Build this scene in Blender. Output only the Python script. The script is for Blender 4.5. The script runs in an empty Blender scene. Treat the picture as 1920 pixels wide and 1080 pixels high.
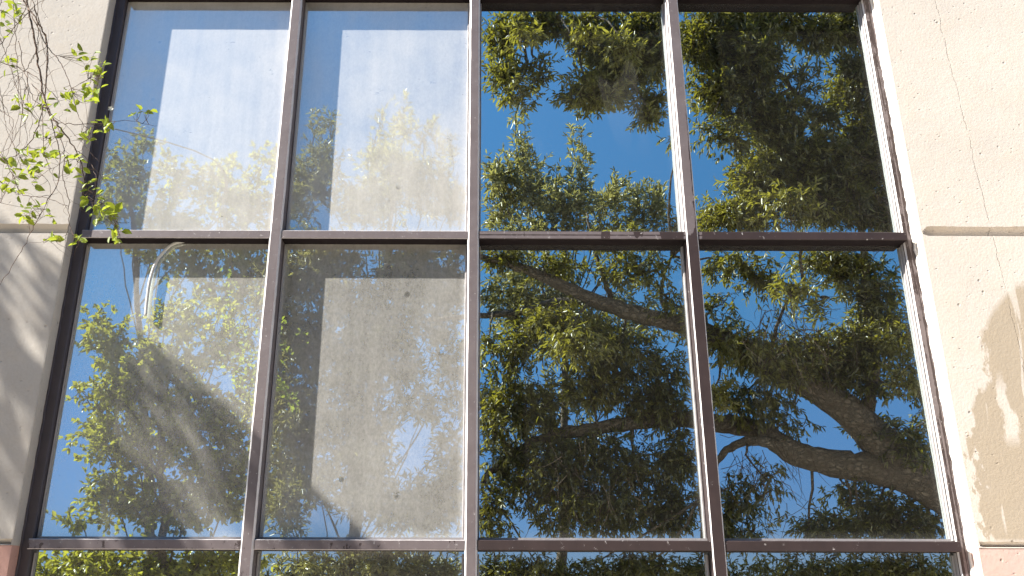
import bpy, math, random
import numpy as np
from mathutils import Vector

random.seed(7); rng = np.random.default_rng(7)
sc = bpy.context.scene
C = sc.collection

# ------------------------------------------------------------------ camera
CAM = np.array([0.0, 0.0, 1.6])
FPX = 1600.0; PITCH = math.atan(1600 / 4531); ROLL = 0.003; CX = 908.0; CY = 540.0
cam = bpy.data.cameras.new('camera'); cam.sensor_width = 36; cam.lens = 36 * FPX / 1920
cam.shift_x = (960 - CX) / 1920; cam.clip_start = 0.05; cam.clip_end = 2000
camo = bpy.data.objects.new('camera', cam); C.objects.link(camo)
from mathutils import Matrix
camo.matrix_world = (Matrix.Translation((0, 0, 1.6)) @ Matrix.Rotation(math.pi / 2 + PITCH, 4, 'X')
                     @ Matrix.Rotation(ROLL, 4, 'Z'))
sc.camera = camo

# ------------------------------------------------------------------ light
SUN = Vector((-2.78, -1.0, 2.41)).normalized()
w = bpy.data.worlds.new('World'); sc.world = w; w.use_nodes = True
nt = w.node_tree; nt.nodes.clear()
sky = nt.nodes.new('ShaderNodeTexSky'); sky.sky_type = 'NISHITA'; sky.sun_disc = False
sky.sun_elevation = math.asin(SUN.z); sky.sun_rotation = math.atan2(SUN.x, SUN.y) % (2 * math.pi)
sky.air_density = 0.7; sky.dust_density = 0.0; sky.ozone_density = 4.5; sky.altitude = 300
bg = nt.nodes.new('ShaderNodeBackground'); bg.inputs[1].default_value = 0.082
wo = nt.nodes.new('ShaderNodeOutputWorld')
# the day's clear deep sky: a little less pale towards the horizon than the model gives
tcw = nt.nodes.new('ShaderNodeTexCoord'); sxw = nt.nodes.new('ShaderNodeSeparateXYZ'); nt.links.new(tcw.outputs['Generated'], sxw.inputs[0])
mrw = nt.nodes.new('ShaderNodeMapRange'); nt.links.new(sxw.outputs[2], mrw.inputs[0])
for k_, v_ in ((1, 0.0), (2, 0.6), (3, 0.34), (4, 1.2)): mrw.inputs[k_].default_value = v_
vm = nt.nodes.new('ShaderNodeVectorMath'); vm.operation = 'MULTIPLY'; vm.inputs[1].default_value = (0.76, 1.0, 0.98)
low = nt.nodes.new('ShaderNodeMapRange'); low.data_type = 'FLOAT_VECTOR'; nt.links.new(sxw.outputs[2], low.inputs[6])
low.inputs[7].default_value = (0, 0, 0); low.inputs[8].default_value = (.3, .3, .3); low.inputs[9].default_value = (0.62, 0.66, 0.98); low.inputs[10].default_value = (0.62, 0.96, 1.0)
nt.links.new(low.outputs[1], vm.inputs[1])
vs = nt.nodes.new('ShaderNodeVectorMath'); vs.operation = 'SCALE'
nt.links.new(sky.outputs[0], vm.inputs[0]); nt.links.new(vm.outputs[0], vs.inputs[0]); nt.links.new(mrw.outputs[0], vs.inputs[3])
nt.links.new(vs.outputs[0], bg.inputs[0]); nt.links.new(bg.outputs[0], wo.inputs[0])
sl = bpy.data.lights.new('sun', 'SUN'); sl.energy = 5.0; sl.angle = math.radians(0.5); sl.color = (1.0, 0.95, 0.87)
so = bpy.data.objects.new('sun', sl); C.objects.link(so)
so.rotation_euler = SUN.to_track_quat('Z', 'Y').to_euler(); so.location = (-12, -8, 12)
sc.view_settings.view_transform = 'Standard'; sc.view_settings.look = 'None'
sc.view_settings.exposure = 1.42; sc.view_settings.gamma = 1.0
sc.render.engine = 'CYCLES'
sc.cycles.max_bounces = 8; sc.cycles.transparent_max_bounces = 12

# ------------------------------------------------------------------ measures (metres)
W, J, F, G = 3.57, 3.64, 3.60, 3.675        # wall face, jamb face, mullion face, glass
XL, XR = -1.891, 1.985                      # opening in the wall
JL, JR = -1.845, 1.934                      # inner edges of the jambs
MUL = [(-0.984, -0.929), (-0.077, -0.025), (0.924, 0.978)]
TRZ = [(0.386, 0.427), (1.748, 1.789), (3.111, 3.151), (4.462, 4.512), (5.84, 5.90)]
Z0, Z1 = 0.386, 5.90

def at(px, py, Y):
    u = (px - CX) / FPX; v = (CY - py) / FPX
    c, s = math.cos(ROLL), math.sin(ROLL)
    u, v = u * c - v * s, u * s + v * c
    r = np.array([u, math.cos(PITCH) - v * math.sin(PITCH), math.sin(PITCH) + v * math.cos(PITCH)])
    return CAM + r * (Y / r[1])

def beyond(px, py, Y):
    """A point seen mirrored in the glass, at unfolded depth Y: where it really stands, on the street side."""
    p = at(px, py, Y); p[1] = 2 * G - Y
    return p

# ------------------------------------------------------------------ node helpers
class NT:
    def __init__(s, name):
        s.m = bpy.data.materials.new(name); s.m.use_nodes = True
        s.t = s.m.node_tree; s.t.nodes.clear()
        s.out = s.t.nodes.new('ShaderNodeOutputMaterial')
    def n(s, ty, ins=None, **kw):
        nd = s.t.nodes.new(ty)
        for k, v in kw.items(): setattr(nd, k, v)
        for k, v in (ins or {}).items():
            if isinstance(v, bpy.types.NodeSocket): s.t.links.new(v, nd.inputs[k])
            else: nd.inputs[k].default_value = v
        return nd
    def math(s, op, a, b=0.0, c=None, clamp=False):
        ins = {0: a, 1: b}
        if c is not None: ins[2] = c
        nd = s.n('ShaderNodeMath', ins, operation=op); nd.use_clamp = clamp
        return nd.outputs[0]
    def mix(s, f, a, b):
        nd = s.n('ShaderNodeMix', {0: f, 6: a, 7: b}, data_type='RGBA')
        return nd.outputs[2]
    def noise(s, vec, scale, detail=4, rough=0.5, dist=0.0):
        return s.n('ShaderNodeTexNoise', {'Vector': vec, 'Scale': scale, 'Detail': detail, 'Roughness': rough, 'Distortion': dist}).outputs[0]
    def step(s, v, a, b):
        return s.n('ShaderNodeMapRange', {0: v, 1: a, 2: b, 3: 0.0, 4: 1.0}).outputs[0]
    def pos(s): return s.n('ShaderNodeNewGeometry').outputs['Position']
    def scaled(s, vec, sx, sy, sz): return s.n('ShaderNodeVectorMath', {0: vec, 1: (sx, sy, sz)}, operation='MULTIPLY').outputs[0]
    def xyz(s, vec): return s.n('ShaderNodeSeparateXYZ', {0: vec}).outputs
    def surf(s, sh): s.t.links.new(sh, s.out.inputs[0]); return s.m
    def bump(s, h, strength, dist):
        return s.n('ShaderNodeBump', {'Height': h, 'Strength': strength, 'Distance': dist}).outputs[0]

def rgb(r, g, b): return (r, g, b, 1.0)

def simple(name, col, rough=0.7, var=0.25, scale=8.0, bumps=0.2, bd=0.005, metallic=0.0, spec=0.5):
    t = NT(name); p = t.pos(); n = t.noise(p, scale, 6, 0.6)
    c2 = tuple(v * (1 - var) for v in col[:3]) + (1,); c1 = tuple(min(1, v * (1 + var)) for v in col[:3]) + (1,)
    b = t.n('ShaderNodeBsdfPrincipled', {'Base Color': t.mix(n, c2, c1), 'Roughness': rough, 'Metallic': metallic, 'Specular IOR Level': spec,
            'Normal': t.bump(t.noise(p, scale * 5, 4), bumps, bd)})
    return t.surf(b.outputs[0])

# ------------------------------------------------------------------ materials: wall
def wall_mat(name, base, stain=False, crack=False):
    t = NT(name); p = t.pos(); x, y, z = t.xyz(p)
    big = t.noise(p, 1.6, 5, 0.6); mid = t.noise(p, 9, 5, 0.65); fine = t.noise(p, 90, 3, 0.6)
    dark = tuple(v * 0.86 for v in base[:3]) + (1,)
    col = t.mix(t.step(big, 0.3, 0.7), dark, base)
    col = t.mix(t.math('MULTIPLY', t.step(mid, 0.45, 0.75), 0.35), col, rgb(base[0] * 0.96, base[1] * 0.88, base[2] * 0.78))
    col = t.mix(t.math('MULTIPLY', t.step(fine, 0.4, 0.75), 0.25), col, rgb(base[0] * 0.7, base[1] * 0.66, base[2] * 0.6))
    # small air holes cast into the concrete
    vo = t.n('ShaderNodeTexVoronoi', {'Vector': p, 'Scale': 16.0, 'Randomness': 1.0})
    pits = t.math('MULTIPLY', t.step(vo.outputs['Distance'], 0.12, 0.05), t.step(t.noise(p, 5, 3), 0.5, 0.6))
    vo2 = t.n('ShaderNodeTexVoronoi', {'Vector': t.scaled(p, 0.6, 1, 1), 'Scale': 38.0})
    pits2 = t.math('MULTIPLY', t.step(vo2.outputs['Distance'], 0.16, 0.06), t.step(t.noise(p, 7, 3), 0.48, 0.58))
    holes = t.math('MAXIMUM', pits, t.math('MULTIPLY', pits2, 0.6))
    if stain:
        # an old water stain with light runs through it
        wob = t.math('MULTIPLY', t.math('SUBTRACT', t.noise(t.scaled(p, 1.5, 1, 0.8), 6, 6, 0.7), 0.5), 0.46)
        wobx = t.math('ADD', x, wob)
        runs = t.noise(t.scaled(p, 16, 1, 2.0), 1.0, 3, 0.5, 0.8)
        e = lambda cx, cz, rx, rz, ww=wobx: t.math('SUBTRACT', 1.0, t.math('SQRT', t.math('ADD',
            t.math('POWER', t.math('ABSOLUTE', t.math('DIVIDE', t.math('SUBTRACT', ww, cx), rx)), 2.0),
            t.math('POWER', t.math('ABSOLUTE', t.math('DIVIDE', t.math('SUBTRACT', t.math('ADD', z, wob), cz), rz)), 2.0))))
        m = t.math('MAXIMUM', e(2.44, 2.42, 0.33, 0.46), e(2.26, 2.12, 0.24, 0.36))
        m = t.math('MAXIMUM', m, e(2.27, 1.85, 0.26, 0.30))
        m = t.math('MAXIMUM', m, e(2.75, 2.1, 0.22, 0.6))
        m = t.step(m, 0.0, 0.07)
        # runs where the wall dried light
        r1 = t.step(t.math('ABSOLUTE', t.math('SUBTRACT', t.math('ADD', x, t.math('MULTIPLY', wob, 0.35)), 2.21)), 0.028, 0.015)
        r1 = t.math('MULTIPLY', r1, t.math('MULTIPLY', t.step(z, 2.16, 2.22), t.step(z, 2.50, 2.40)))
        r2 = t.step(t.math('ABSOLUTE', t.math('SUBTRACT', t.math('ADD', x, t.math('MULTIPLY', wob, 0.5)), 2.37)), 0.075, 0.055)
        r2 = t.math('MULTIPLY', r2, t.step(z, 2.28, 2.15))
        rr = t.math('MULTIPLY', t.step(runs, 0.58, 0.62), 0.8)
        m = t.math('MULTIPLY', m, t.math('SUBTRACT', 1.0, t.math('MAXIMUM', rr, t.math('MAXIMUM', r1, r2)), clamp=True))
        m = t.math('MULTIPLY', m, t.step(z, 1.78, 1.80))
        col = t.mix(t.math('MULTIPLY', m, 0.80), col, rgb(0.43, 0.345, 0.24))
    h = t.math('ADD', t.math('MULTIPLY', mid, 0.5), t.math('MULTIPLY', fine, 0.28))
    if crack:
        cw = t.math('MULTIPLY', t.math('SUBTRACT', t.noise(p, 11, 6, 0.75), 0.5), 0.05)
        d = t.math('ABSOLUTE', t.math('SUBTRACT', t.math('ADD', x, cw), t.math('MULTIPLY_ADD', z, -0.03, 2.40)))
        ck = t.math('MULTIPLY', t.step(d, 0.0026, 0.0006), t.step(t.noise(p, 22, 3), 0.36, 0.5))
        holes = t.math('MAXIMUM', holes, t.math('MULTIPLY', ck, 0.9))
    col = t.mix(t.math('MULTIPLY', holes, 0.55), col, rgb(0.24, 0.2, 0.16))
    h = t.math('SUBTRACT', h, t.math('MULTIPLY', holes, 0.8))
    b = t.n('ShaderNodeBsdfPrincipled', {'Base Color': col, 'Roughness': 0.9, 'Specular IOR Level': 0.2,
            'Normal': t.bump(h, 0.55, 0.006)})
    return t.surf(b.outputs[0])

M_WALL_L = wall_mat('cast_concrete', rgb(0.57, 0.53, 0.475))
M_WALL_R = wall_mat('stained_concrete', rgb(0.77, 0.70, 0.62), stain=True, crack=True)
M_PINK_R = wall_mat('sunlit_pink_concrete', rgb(0.72, 0.52, 0.45))  # same pink paint, made paler to stand for sun washing it out
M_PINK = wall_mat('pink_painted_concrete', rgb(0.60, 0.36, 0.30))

# ------------------------------------------------------------------ materials: frames
def frame_mat(name, expr=None, edge=0.5, old=0.0):
    """faded mauve anodised paint over brown; old moves the balance towards brown, expr(t,p) adds a shape to it"""
    t = NT(name); p = t.pos()
    jag = t.noise(t.scaled(p, 2.4, 2.4, 1), 16, 6, 0.7)
    v = t.math('ADD', t.math('MULTIPLY', t.math('SUBTRACT', jag, 0.5), 1.0), old)
    if expr: v = t.math('ADD', v, expr(t, p))
    brown = t.step(v, 0.0, 0.025)
    gr = t.noise(p, 60, 4, 0.6); blotch = t.noise(t.scaled(p, 1, 1, 0.5), 14, 4, 0.6)
    mauve = t.mix(blotch, rgb(0.125, 0.10, 0.102), rgb(0.195, 0.165, 0.168))
    mauve = t.mix(t.math('MULTIPLY', t.step(gr, 0.6, 0.72), 0.5), mauve, rgb(0.30, 0.28, 0.285))
    br = t.mix(blotch, rgb(0.028, 0.019, 0.019), rgb(0.06, 0.04, 0.039))
    col = t.mix(brown, mauve, br)
    # scuffs and chips down to bare metal
    chip = t.step(t.noise(p, 30, 6, 0.8), 0.635, 0.66)
    col = t.mix(t.math('MULTIPLY', chip, 0.8), col, rgb(0.5, 0.47, 0.46))
    spec = t.step(t.noise(p, 40, 5, 0.8), 0.655, 0.675)
    col = t.mix(t.math('MULTIPLY', spec, 0.8), col, rgb(0.04, 0.03, 0.03))
    b = t.n('ShaderNodeBsdfPrincipled', {'Base Color': col, 'Roughness': 0.5, 'Specular IOR Level': 0.4,
            'Normal': t.bump(t.math('ADD', t.math('MULTIPLY', gr, 0.4), t.math('MULTIPLY', brown, -0.5)), 0.35, 0.002)})
    return t.surf(b.outputs[0])

M_MAUVE = frame_mat('faded_mauve_paint', old=-0.42)
M_MIDM = frame_mat('faded_mauve_paint_worn_side', lambda t, p: t.math('MULTIPLY', t.step(t.xyz(p)[0], -0.036, -0.030), 0.40), old=-0.36)
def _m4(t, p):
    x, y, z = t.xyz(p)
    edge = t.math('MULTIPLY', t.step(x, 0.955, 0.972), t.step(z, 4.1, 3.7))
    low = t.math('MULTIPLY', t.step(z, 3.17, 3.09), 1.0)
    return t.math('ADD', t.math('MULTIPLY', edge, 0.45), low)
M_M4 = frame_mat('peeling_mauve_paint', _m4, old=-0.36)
M_MIX = frame_mat('scuffed_brown_paint', old=-0.10)
M_M2 = frame_mat('mauve_paint_browning_low', lambda t, p: t.math('MULTIPLY', t.step(t.xyz(p)[2], 2.3, 1.6), 0.30), old=-0.36)
def _tr(t, p):
    x, y, z = t.xyz(p)
    top = t.math('SUBTRACT', z, 3.131)
    stripe = t.step(t.math('ABSOLUTE', top), 0.0010, 0.0045)      # brown seam along the middle
    pat = t.step(t.noise(t.scaled(p, 1, 1, 0.2), 7.0, 3, 0.5), 0.40, 0.42)
    fade = t.step(x, 1.02, 1.10)
    keep = t.math('MULTIPLY', t.math('MULTIPLY', stripe, pat), t.math('SUBTRACT', 1.0, fade))
    keep = t.math('MULTIPLY', keep, t.step(t.xyz(p)[1], F + 0.012, F + 0.008))
    return t.math('MULTIPLY', keep, -0.75)
M_TR_R = frame_mat('brown_paint_with_mauve_remains', _tr, old=0.42)
M_BROWN = frame_mat('dark_brown_paint', old=0.40)
M_JAMB_R = frame_mat('streaked_jamb_paint', lambda t, p: t.math('MULTIPLY', t.math('SUBTRACT', t.noise(t.scaled(p, 40, 1, 0.6), 2.0, 3, 0.6), 0.5), 1.6), old=0.02)
M_UNDER = simple('underside_shade', rgb(0.022, 0.017, 0.019), 0.9, 0.35, 18, spec=0.05)  # shade beneath the transoms, put into the colour of their undersides
M_JAMB_L = simple('navy_brown_jamb_paint', rgb(0.07, 0.06, 0.07), 0.45, 0.3, 12)
M_EDGE = simple('bare_bright_edge', rgb(0.72, 0.69, 0.68), 0.4, 0.2, 40)
M_BEAD = simple('pale_glazing_bead', rgb(0.33, 0.31, 0.31), 0.45, 0.25, 26)
M_SEAL = simple('white_sealant', rgb(0.78, 0.75, 0.70), 0.6, 0.25, 30, 0.5)

# ------------------------------------------------------------------ materials: glass
def glass_mat(name, top, bottom, seed, smear=0.0):
    """coated glass: mirrors the street, lets some of the dark room through, under a film of dust"""
    t = NT(name); p = t.pos(); x, y, z = t.xyz(p)
    tc = t.n('ShaderNodeTexCoord').outputs['Generated']; gx, gy, gz = t.xyz(tc)
    amt = t.math('MULTIPLY_ADD', gz, top - bottom, bottom)
    off = t.n('ShaderNodeVectorMath', {0: p, 1: (seed * 3.1, 0, seed * 1.7)}, operation='ADD').outputs[0]
    cloud = t.noise(off, 2.6, 5, 0.6)
    drip = t.noise(t.scaled(off, 22, 1, 1.6), 1.0, 4, 0.6)
    grit = t.step(t.noise(t.scaled(off, 1.3, 1, 0.8), 75, 3, 0.75), 0.32, 0.72)
    edge = t.math('MINIMUM', t.math('MINIMUM', gx, t.math('SUBTRACT', 1.0, gx)), t.math('MULTIPLY', t.math('MINIMUM', gz, t.math('SUBTRACT', 1.0, gz)), 1.3))
    ed = t.math('MULTIPLY', t.step(edge, 0.045, 0.0), 0.14 if top > 0.05 else 0.045)
    k = t.math('ADD', t.math('MULTIPLY', cloud, 0.90), t.math('MULTIPLY', drip, 0.34))
    k = t.math('ADD', k, t.math('MULTIPLY_ADD', grit, t.math('MULTIPLY_ADD', amt, -0.9, 0.62), 0.0))
    d = t.math('MULTIPLY', amt, t.math('ADD', k, 0.22))
    if smear:
        sm = t.math('MULTIPLY', t.step(t.noise(t.scaled(off, 5.5, 1, 1.6), 1.0, 3, 0.5, 0.6), 0.56, 0.60), smear)
        d = t.math('ADD', d, t.math('MULTIPLY', sm, t.step(gz, 0.3, 0.5)))
    # marks wiped out of the dust: drops, insect spots, a scratch or two
    vo = t.n('ShaderNodeTexVoronoi', {'Vector': off, 'Scale': 9.0})
    spot = t.math('MULTIPLY', t.step(vo.outputs['Distance'], 0.15, 0.10), t.step(t.noise(off, 2.2, 2), 0.60, 0.63))
    wipe = t.step(t.noise(t.scaled(off, 1.2, 1, 2.2), 7, 5, 0.7), 0.66, 0.72)
    d = t.math('MULTIPLY', d, t.math('SUBTRACT', 1.0, t.math('MULTIPLY', t.math('MAXIMUM', spot, wipe), 0.45)))
    d = t.math('ADD', d, ed, clamp=True)
    fly = t.n('ShaderNodeTexVoronoi', {'Vector': off, 'Scale': 30.0})
    fl = t.math('MULTIPLY', t.step(fly.outputs['Distance'], 0.075, 0.05), t.step(t.noise(off, 8, 2), 0.62, 0.64))
    wav = t.bump(t.noise(off, 1.1, 2, 0.4), 0.05, 0.02)
    gl = t.n('ShaderNodeBsdfGlossy', {'Color': rgb(0.86, 0.98, 0.95), 'Roughness': 0.004, 'Normal': wav}).outputs[0]
    tr = t.n('ShaderNodeBsdfTransparent', {'Color': rgb(0.22, 0.23, 0.23)}).outputs[0]
    g = t.n('ShaderNodeMixShader', {0: 0.85, 1: tr, 2: gl}).outputs[0]
    df = t.n('ShaderNodeBsdfDiffuse', {'Color': rgb(0.86, 0.84, 0.79)}).outputs[0]
    a = t.n('ShaderNodeMixShader', {0: d, 1: g, 2: df}).outputs[0]
    dk = t.n('ShaderNodeBsdfDiffuse', {'Color': rgb(0.08, 0.08, 0.07)}).outputs[0]
    return t.surf(t.n('ShaderNodeMixShader', {0: t.math('MULTIPLY', fl, 0.7), 1: a, 2: dk}).outputs[0])

# ------------------------------------------------------------------ materials: plants
def leaf_mat(name, dark, light, trans, tmix=0.45, gloss=0.06):
    t = NT(name)
    a = t.n('ShaderNodeAttribute', attribute_name='tint').outputs['Fac']
    c = t.mix(a, dark, light)
    tcol = t.mix(a, tuple(v * 0.7 for v in trans[:3]) + (1,), trans)
    df = t.n('ShaderNodeBsdfDiffuse', {'Color': c}).outputs[0]
    tl = t.n('ShaderNodeBsdfTranslucent', {'Color': tcol}).outputs[0]
    m = t.n('ShaderNodeMixShader', {0: tmix, 1: df, 2: tl}).outputs[0]
    gs = t.n('ShaderNodeBsdfGlossy', {'Color': rgb(1, 1, 1), 'Roughness': 0.42}).outputs[0]
    return t.surf(t.n('ShaderNodeMixShader', {0: gloss, 1: m, 2: gs}).outputs[0])

def bark_mat(name, a, b):
    t = NT(name); p = t.pos()
    n = t.noise(p, 7, 6, 0.7, 0.5); f = t.noise(p, 45, 4, 0.7)
    vo = t.n('ShaderNodeTexVoronoi', {'Vector': t.scaled(p, 0.45, 1, 0.8), 'Scale': 26.0}, feature='DISTANCE_TO_EDGE').outputs[0]
    fis = t.math('MULTIPLY', t.step(t.math('ADD', vo, t.math('MULTIPLY', t.math('SUBTRACT', f, 0.5), 0.6)), 0.18, 0.0), t.step(n, 0.4, 0.6))
    col = t.mix(t.step(n, 0.35, 0.65), a, b)
    col = t.mix(t.math('MULTIPLY', fis, 0.30), col, tuple(v * 0.35 for v in a[:3]) + (1,))
    s = t.n('ShaderNodeBsdfPrincipled', {'Base Color': col, 'Roughness': 0.9, 'Specular IOR Level': 0.15,
            'Normal': t.bump(t.math('SUBTRACT', t.math('ADD', n, t.math('MULTIPLY', f, 0.5)), t.math('MULTIPLY', fis, 0.8)), 1.0, 0.03)})
    return t.surf(s.outputs[0])

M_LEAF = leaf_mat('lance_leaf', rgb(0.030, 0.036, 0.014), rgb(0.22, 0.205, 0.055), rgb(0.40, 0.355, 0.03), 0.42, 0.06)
M_LEAF_FAR = leaf_mat('pale_lance_leaf', rgb(0.06, 0.066, 0.03), rgb(0.31, 0.285, 0.13), rgb(0.42, 0.38, 0.10), 0.45, 0.07)
M_LEAF_ROUND = leaf_mat('broad_leaf', rgb(0.055, 0.072, 0.02), rgb(0.27, 0.29, 0.045), rgb(0.50, 0.48, 0.04), 0.45, 0.05)
M_LEAF_VINE = leaf_mat('young_vine_leaf', rgb(0.075, 0.125, 0.025), rgb(0.24, 0.34, 0.03), rgb(0.40, 0.46, 0.04), 0.5, 0.025)
M_BARK = bark_mat('grey_bark', rgb(0.085, 0.066, 0.052), rgb(0.24, 0.20, 0.165))
M_TWIG = bark_mat('brown_twig', rgb(0.05, 0.033, 0.024), rgb(0.12, 0.085, 0.062))

# ------------------------------------------------------------------ mesh helpers
def link(name, me, mat, parent=None):
    o = bpy.data.objects.new(name, me); C.objects.link(o)
    for m in (mat if isinstance(mat, (list, tuple)) else [mat]): me.materials.append(m)
    if parent: o.parent = parent
    return o

def tag(o, label=None, cat=None, group=None, kind=None):
    if label: o['label'] = label
    if cat: o['category'] = cat
    if group: o['group'] = group
    if kind: o['kind'] = kind
    return o

def empty(name, loc=(0, 0, 0)):
    o = bpy.data.objects.new(name, None); C.objects.link(o)
    o.empty_display_size = 0.2
    return o

class MB:
    def __init__(s): s.v = []; s.f = []; s.mi = []; s.tint = []
    def add(s, v, f, mi=0, tint=0.5):
        b = len(s.v); s.v += [tuple(map(float, q)) for q in v]; s.f += [tuple(b + i for i in q) for q in f]
        s.mi += [mi] * len(f); s.tint += [tint] * len(v)
    def box(s, x0, x1, y0, y1, z0, z1, mi=0):
        s.add([(x0, y0, z0), (x1, y0, z0), (x1, y1, z0), (x0, y1, z0), (x0, y0, z1), (x1, y0, z1), (x1, y1, z1), (x0, y1, z1)],
              [(0, 3, 2, 1), (4, 5, 6, 7), (0, 1, 5, 4), (1, 2, 6, 5), (2, 3, 7, 6), (3, 0, 4, 7)], mi)
    def bar(s, x0, x1, y0, y1, z0, z1, axis, ch=0.005, wob=0.0, under=False):
        """bar with its two front edges chamfered (chamfers take material 1), along axis z or x, with slight wobble"""
        if axis == 'z': a0, a1, l0, l1 = x0, x1, z0, z1
        else: a0, a1, l0, l1 = z0, z1, x0, x1
        prof = [(a0, y1), (a0, y0 + ch), (a0 + ch, y0), (a1 - ch, y0), (a1, y0 + ch), (a1, y1)]
        n = max(2, int((l1 - l0) / 0.03)) if wob else 2
        ring = []
        for i in range(n):
            L = l0 + (l1 - l0) * i / (n - 1)
            for k, (a, y) in enumerate(prof):
                da = wob * (random.random() - 0.5) if k in (1, 2, 3, 4) and 0 < i < n - 1 else 0
                ring.append((a + da, y + da * 0.5, L) if axis == 'z' else (L, y + da * 0.5, a + da))
        fs = []; ms = []
        for i in range(n - 1):
            for k in range(6):
                q = (i * 6 + k, i * 6 + (k + 1) % 6, (i + 1) * 6 + (k + 1) % 6, (i + 1) * 6 + k)
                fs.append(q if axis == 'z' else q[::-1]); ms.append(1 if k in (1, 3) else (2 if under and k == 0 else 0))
        fs.append(tuple(range(6))[::-1] if axis == 'z' else tuple(range(6))); ms.append(0)
        e = tuple(range((n - 1) * 6, n * 6)); fs.append(e if axis == 'z' else e[::-1]); ms.append(0)
        b = len(s.v); s.v += ring; s.f += [tuple(b + i for i in q) for q in fs]; s.mi += ms; s.tint += [0.5] * len(ring)
    def tube(s, pts, rads, sides=6, mi=0, cap=True):
        pts = [np.array(p, float) for p in pts]; n = len(pts); V = []
        up = np.array([0.13, 0.31, 0.94])
        for i, p in enumerate(pts):
            d = pts[min(i + 1, n - 1)] - pts[max(i - 1, 0)]; d /= (np.linalg.norm(d) + 1e-9)
            a = np.cross(d, up); la = np.linalg.norm(a)
            if la < 0.15: a = np.cross(d, [1, 0, 0]); la = np.linalg.norm(a)
            a /= la; b = np.cross(d, a)
            for k in range(sides):
                t = 2 * math.pi * k / sides; V.append(p + rads[i] * (math.cos(t) * a + math.sin(t) * b))
        Fs = [(i * sides + k, i * sides + (k + 1) % sides, (i + 1) * sides + (k + 1) % sides, (i + 1) * sides + k)
              for i in range(n - 1) for k in range(sides)]
        if cap: Fs += [tuple(range(sides))[::-1], tuple(range((n - 1) * sides, n * sides))]
        s.add(V, Fs, mi)
    def build(s, name, mat, parent=None, smooth=False):
        me = bpy.data.meshes.new(name); me.from_pydata(s.v, [], s.f)
        o = link(name, me, mat, parent)
        me.polygons.foreach_set('material_index', s.mi)
        if smooth: me.polygons.foreach_set('use_smooth', [True] * len(s.f))
        me.update(); return o

def smooth_path(pts, sub=6, wob=0.0):
    P = [np.array(p, float) for p in pts]; out = []
    for i in range(len(P) - 1):
        p0 = P[max(i - 1, 0)]; p1 = P[i]; p2 = P[i + 1]; p3 = P[min(i + 2, len(P) - 1)]
        for k in range(sub):
            t = k / sub
            q = 0.5 * ((2 * p1) + (p2 - p0) * t + (2 * p0 - 5 * p1 + 4 * p2 - p3) * t * t + (3 * p1 - p0 - 3 * p2 + p3) * t ** 3)
            if wob and (i or k): q = q + rng.normal(0, wob, 3)
            out.append(q)
    out.append(P[-1]); return out

def unit(a):
    return a / (np.linalg.norm(a, axis=-1, keepdims=True) + 1e-9)

class Leaves:
    """many small folded leaves, each six vertices"""
    def __init__(s): s.P = []; s.D = []; s.N = []; s.L = []; s.Wd = []; s.T = []
    def put(s, P, D, N, L, Wd, T):
        s.P.append(P); s.D.append(D); s.N.append(N); s.L.append(L); s.Wd.append(Wd); s.T.append(T)
    def count(s): return sum(len(p) for p in s.P)
    def build(s, name, mat, parent=None, broad=False, extra=None):
        P = np.concatenate(s.P); D = unit(np.concatenate(s.D)); N = np.concatenate(s.N)
        L = np.concatenate(s.L)[:, None]; Wd = np.concatenate(s.Wd)[:, None]; T = np.concatenate(s.T)
        S = unit(np.cross(D, N)); N = unit(np.cross(S, D)); n = len(P)
        h = Wd * 0.22; bend = -N * L * 0.10
        a, b = (0.22, 0.62) if broad else (0.28, 0.66)
        wa, wb = (0.42, 0.46) if broad else (0.40, 0.42)
        V = np.stack([P, P + D * L * a + S * Wd * wa + N * h, P + D * L * b + S * Wd * wb + N * h + bend * 0.4,
                      P + D * L + bend, P + D * L * b - S * Wd * wb + N * h + bend * 0.4, P + D * L * a - S * Wd * wa + N * h], 1)
        V = V.reshape(-1, 3); i = np.arange(n)[:, None] * 6
        Fq = np.concatenate([i + np.array([0, 1, 2, 3]), i + np.array([0, 3, 4, 5])], 1).reshape(-1, 4)
        me = bpy.data.meshes.new(name)
        me.vertices.add(len(V)); me.vertices.foreach_set('co', V.astype(np.float32).ravel())
        me.loops.add(Fq.size); me.loops.foreach_set('vertex_index', Fq.astype(np.int32).ravel())
        me.polygons.add(len(Fq)); me.polygons.foreach_set('loop_start', (np.arange(len(Fq)) * 4).astype(np.int32))
        me.update(calc_edges=True); me.validate()
        at_ = me.attributes.new('tint', 'FLOAT', 'POINT'); at_.data.foreach_set('value', np.repeat(T, 6).astype(np.float32))
        return link(name, me, mat, parent)

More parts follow.
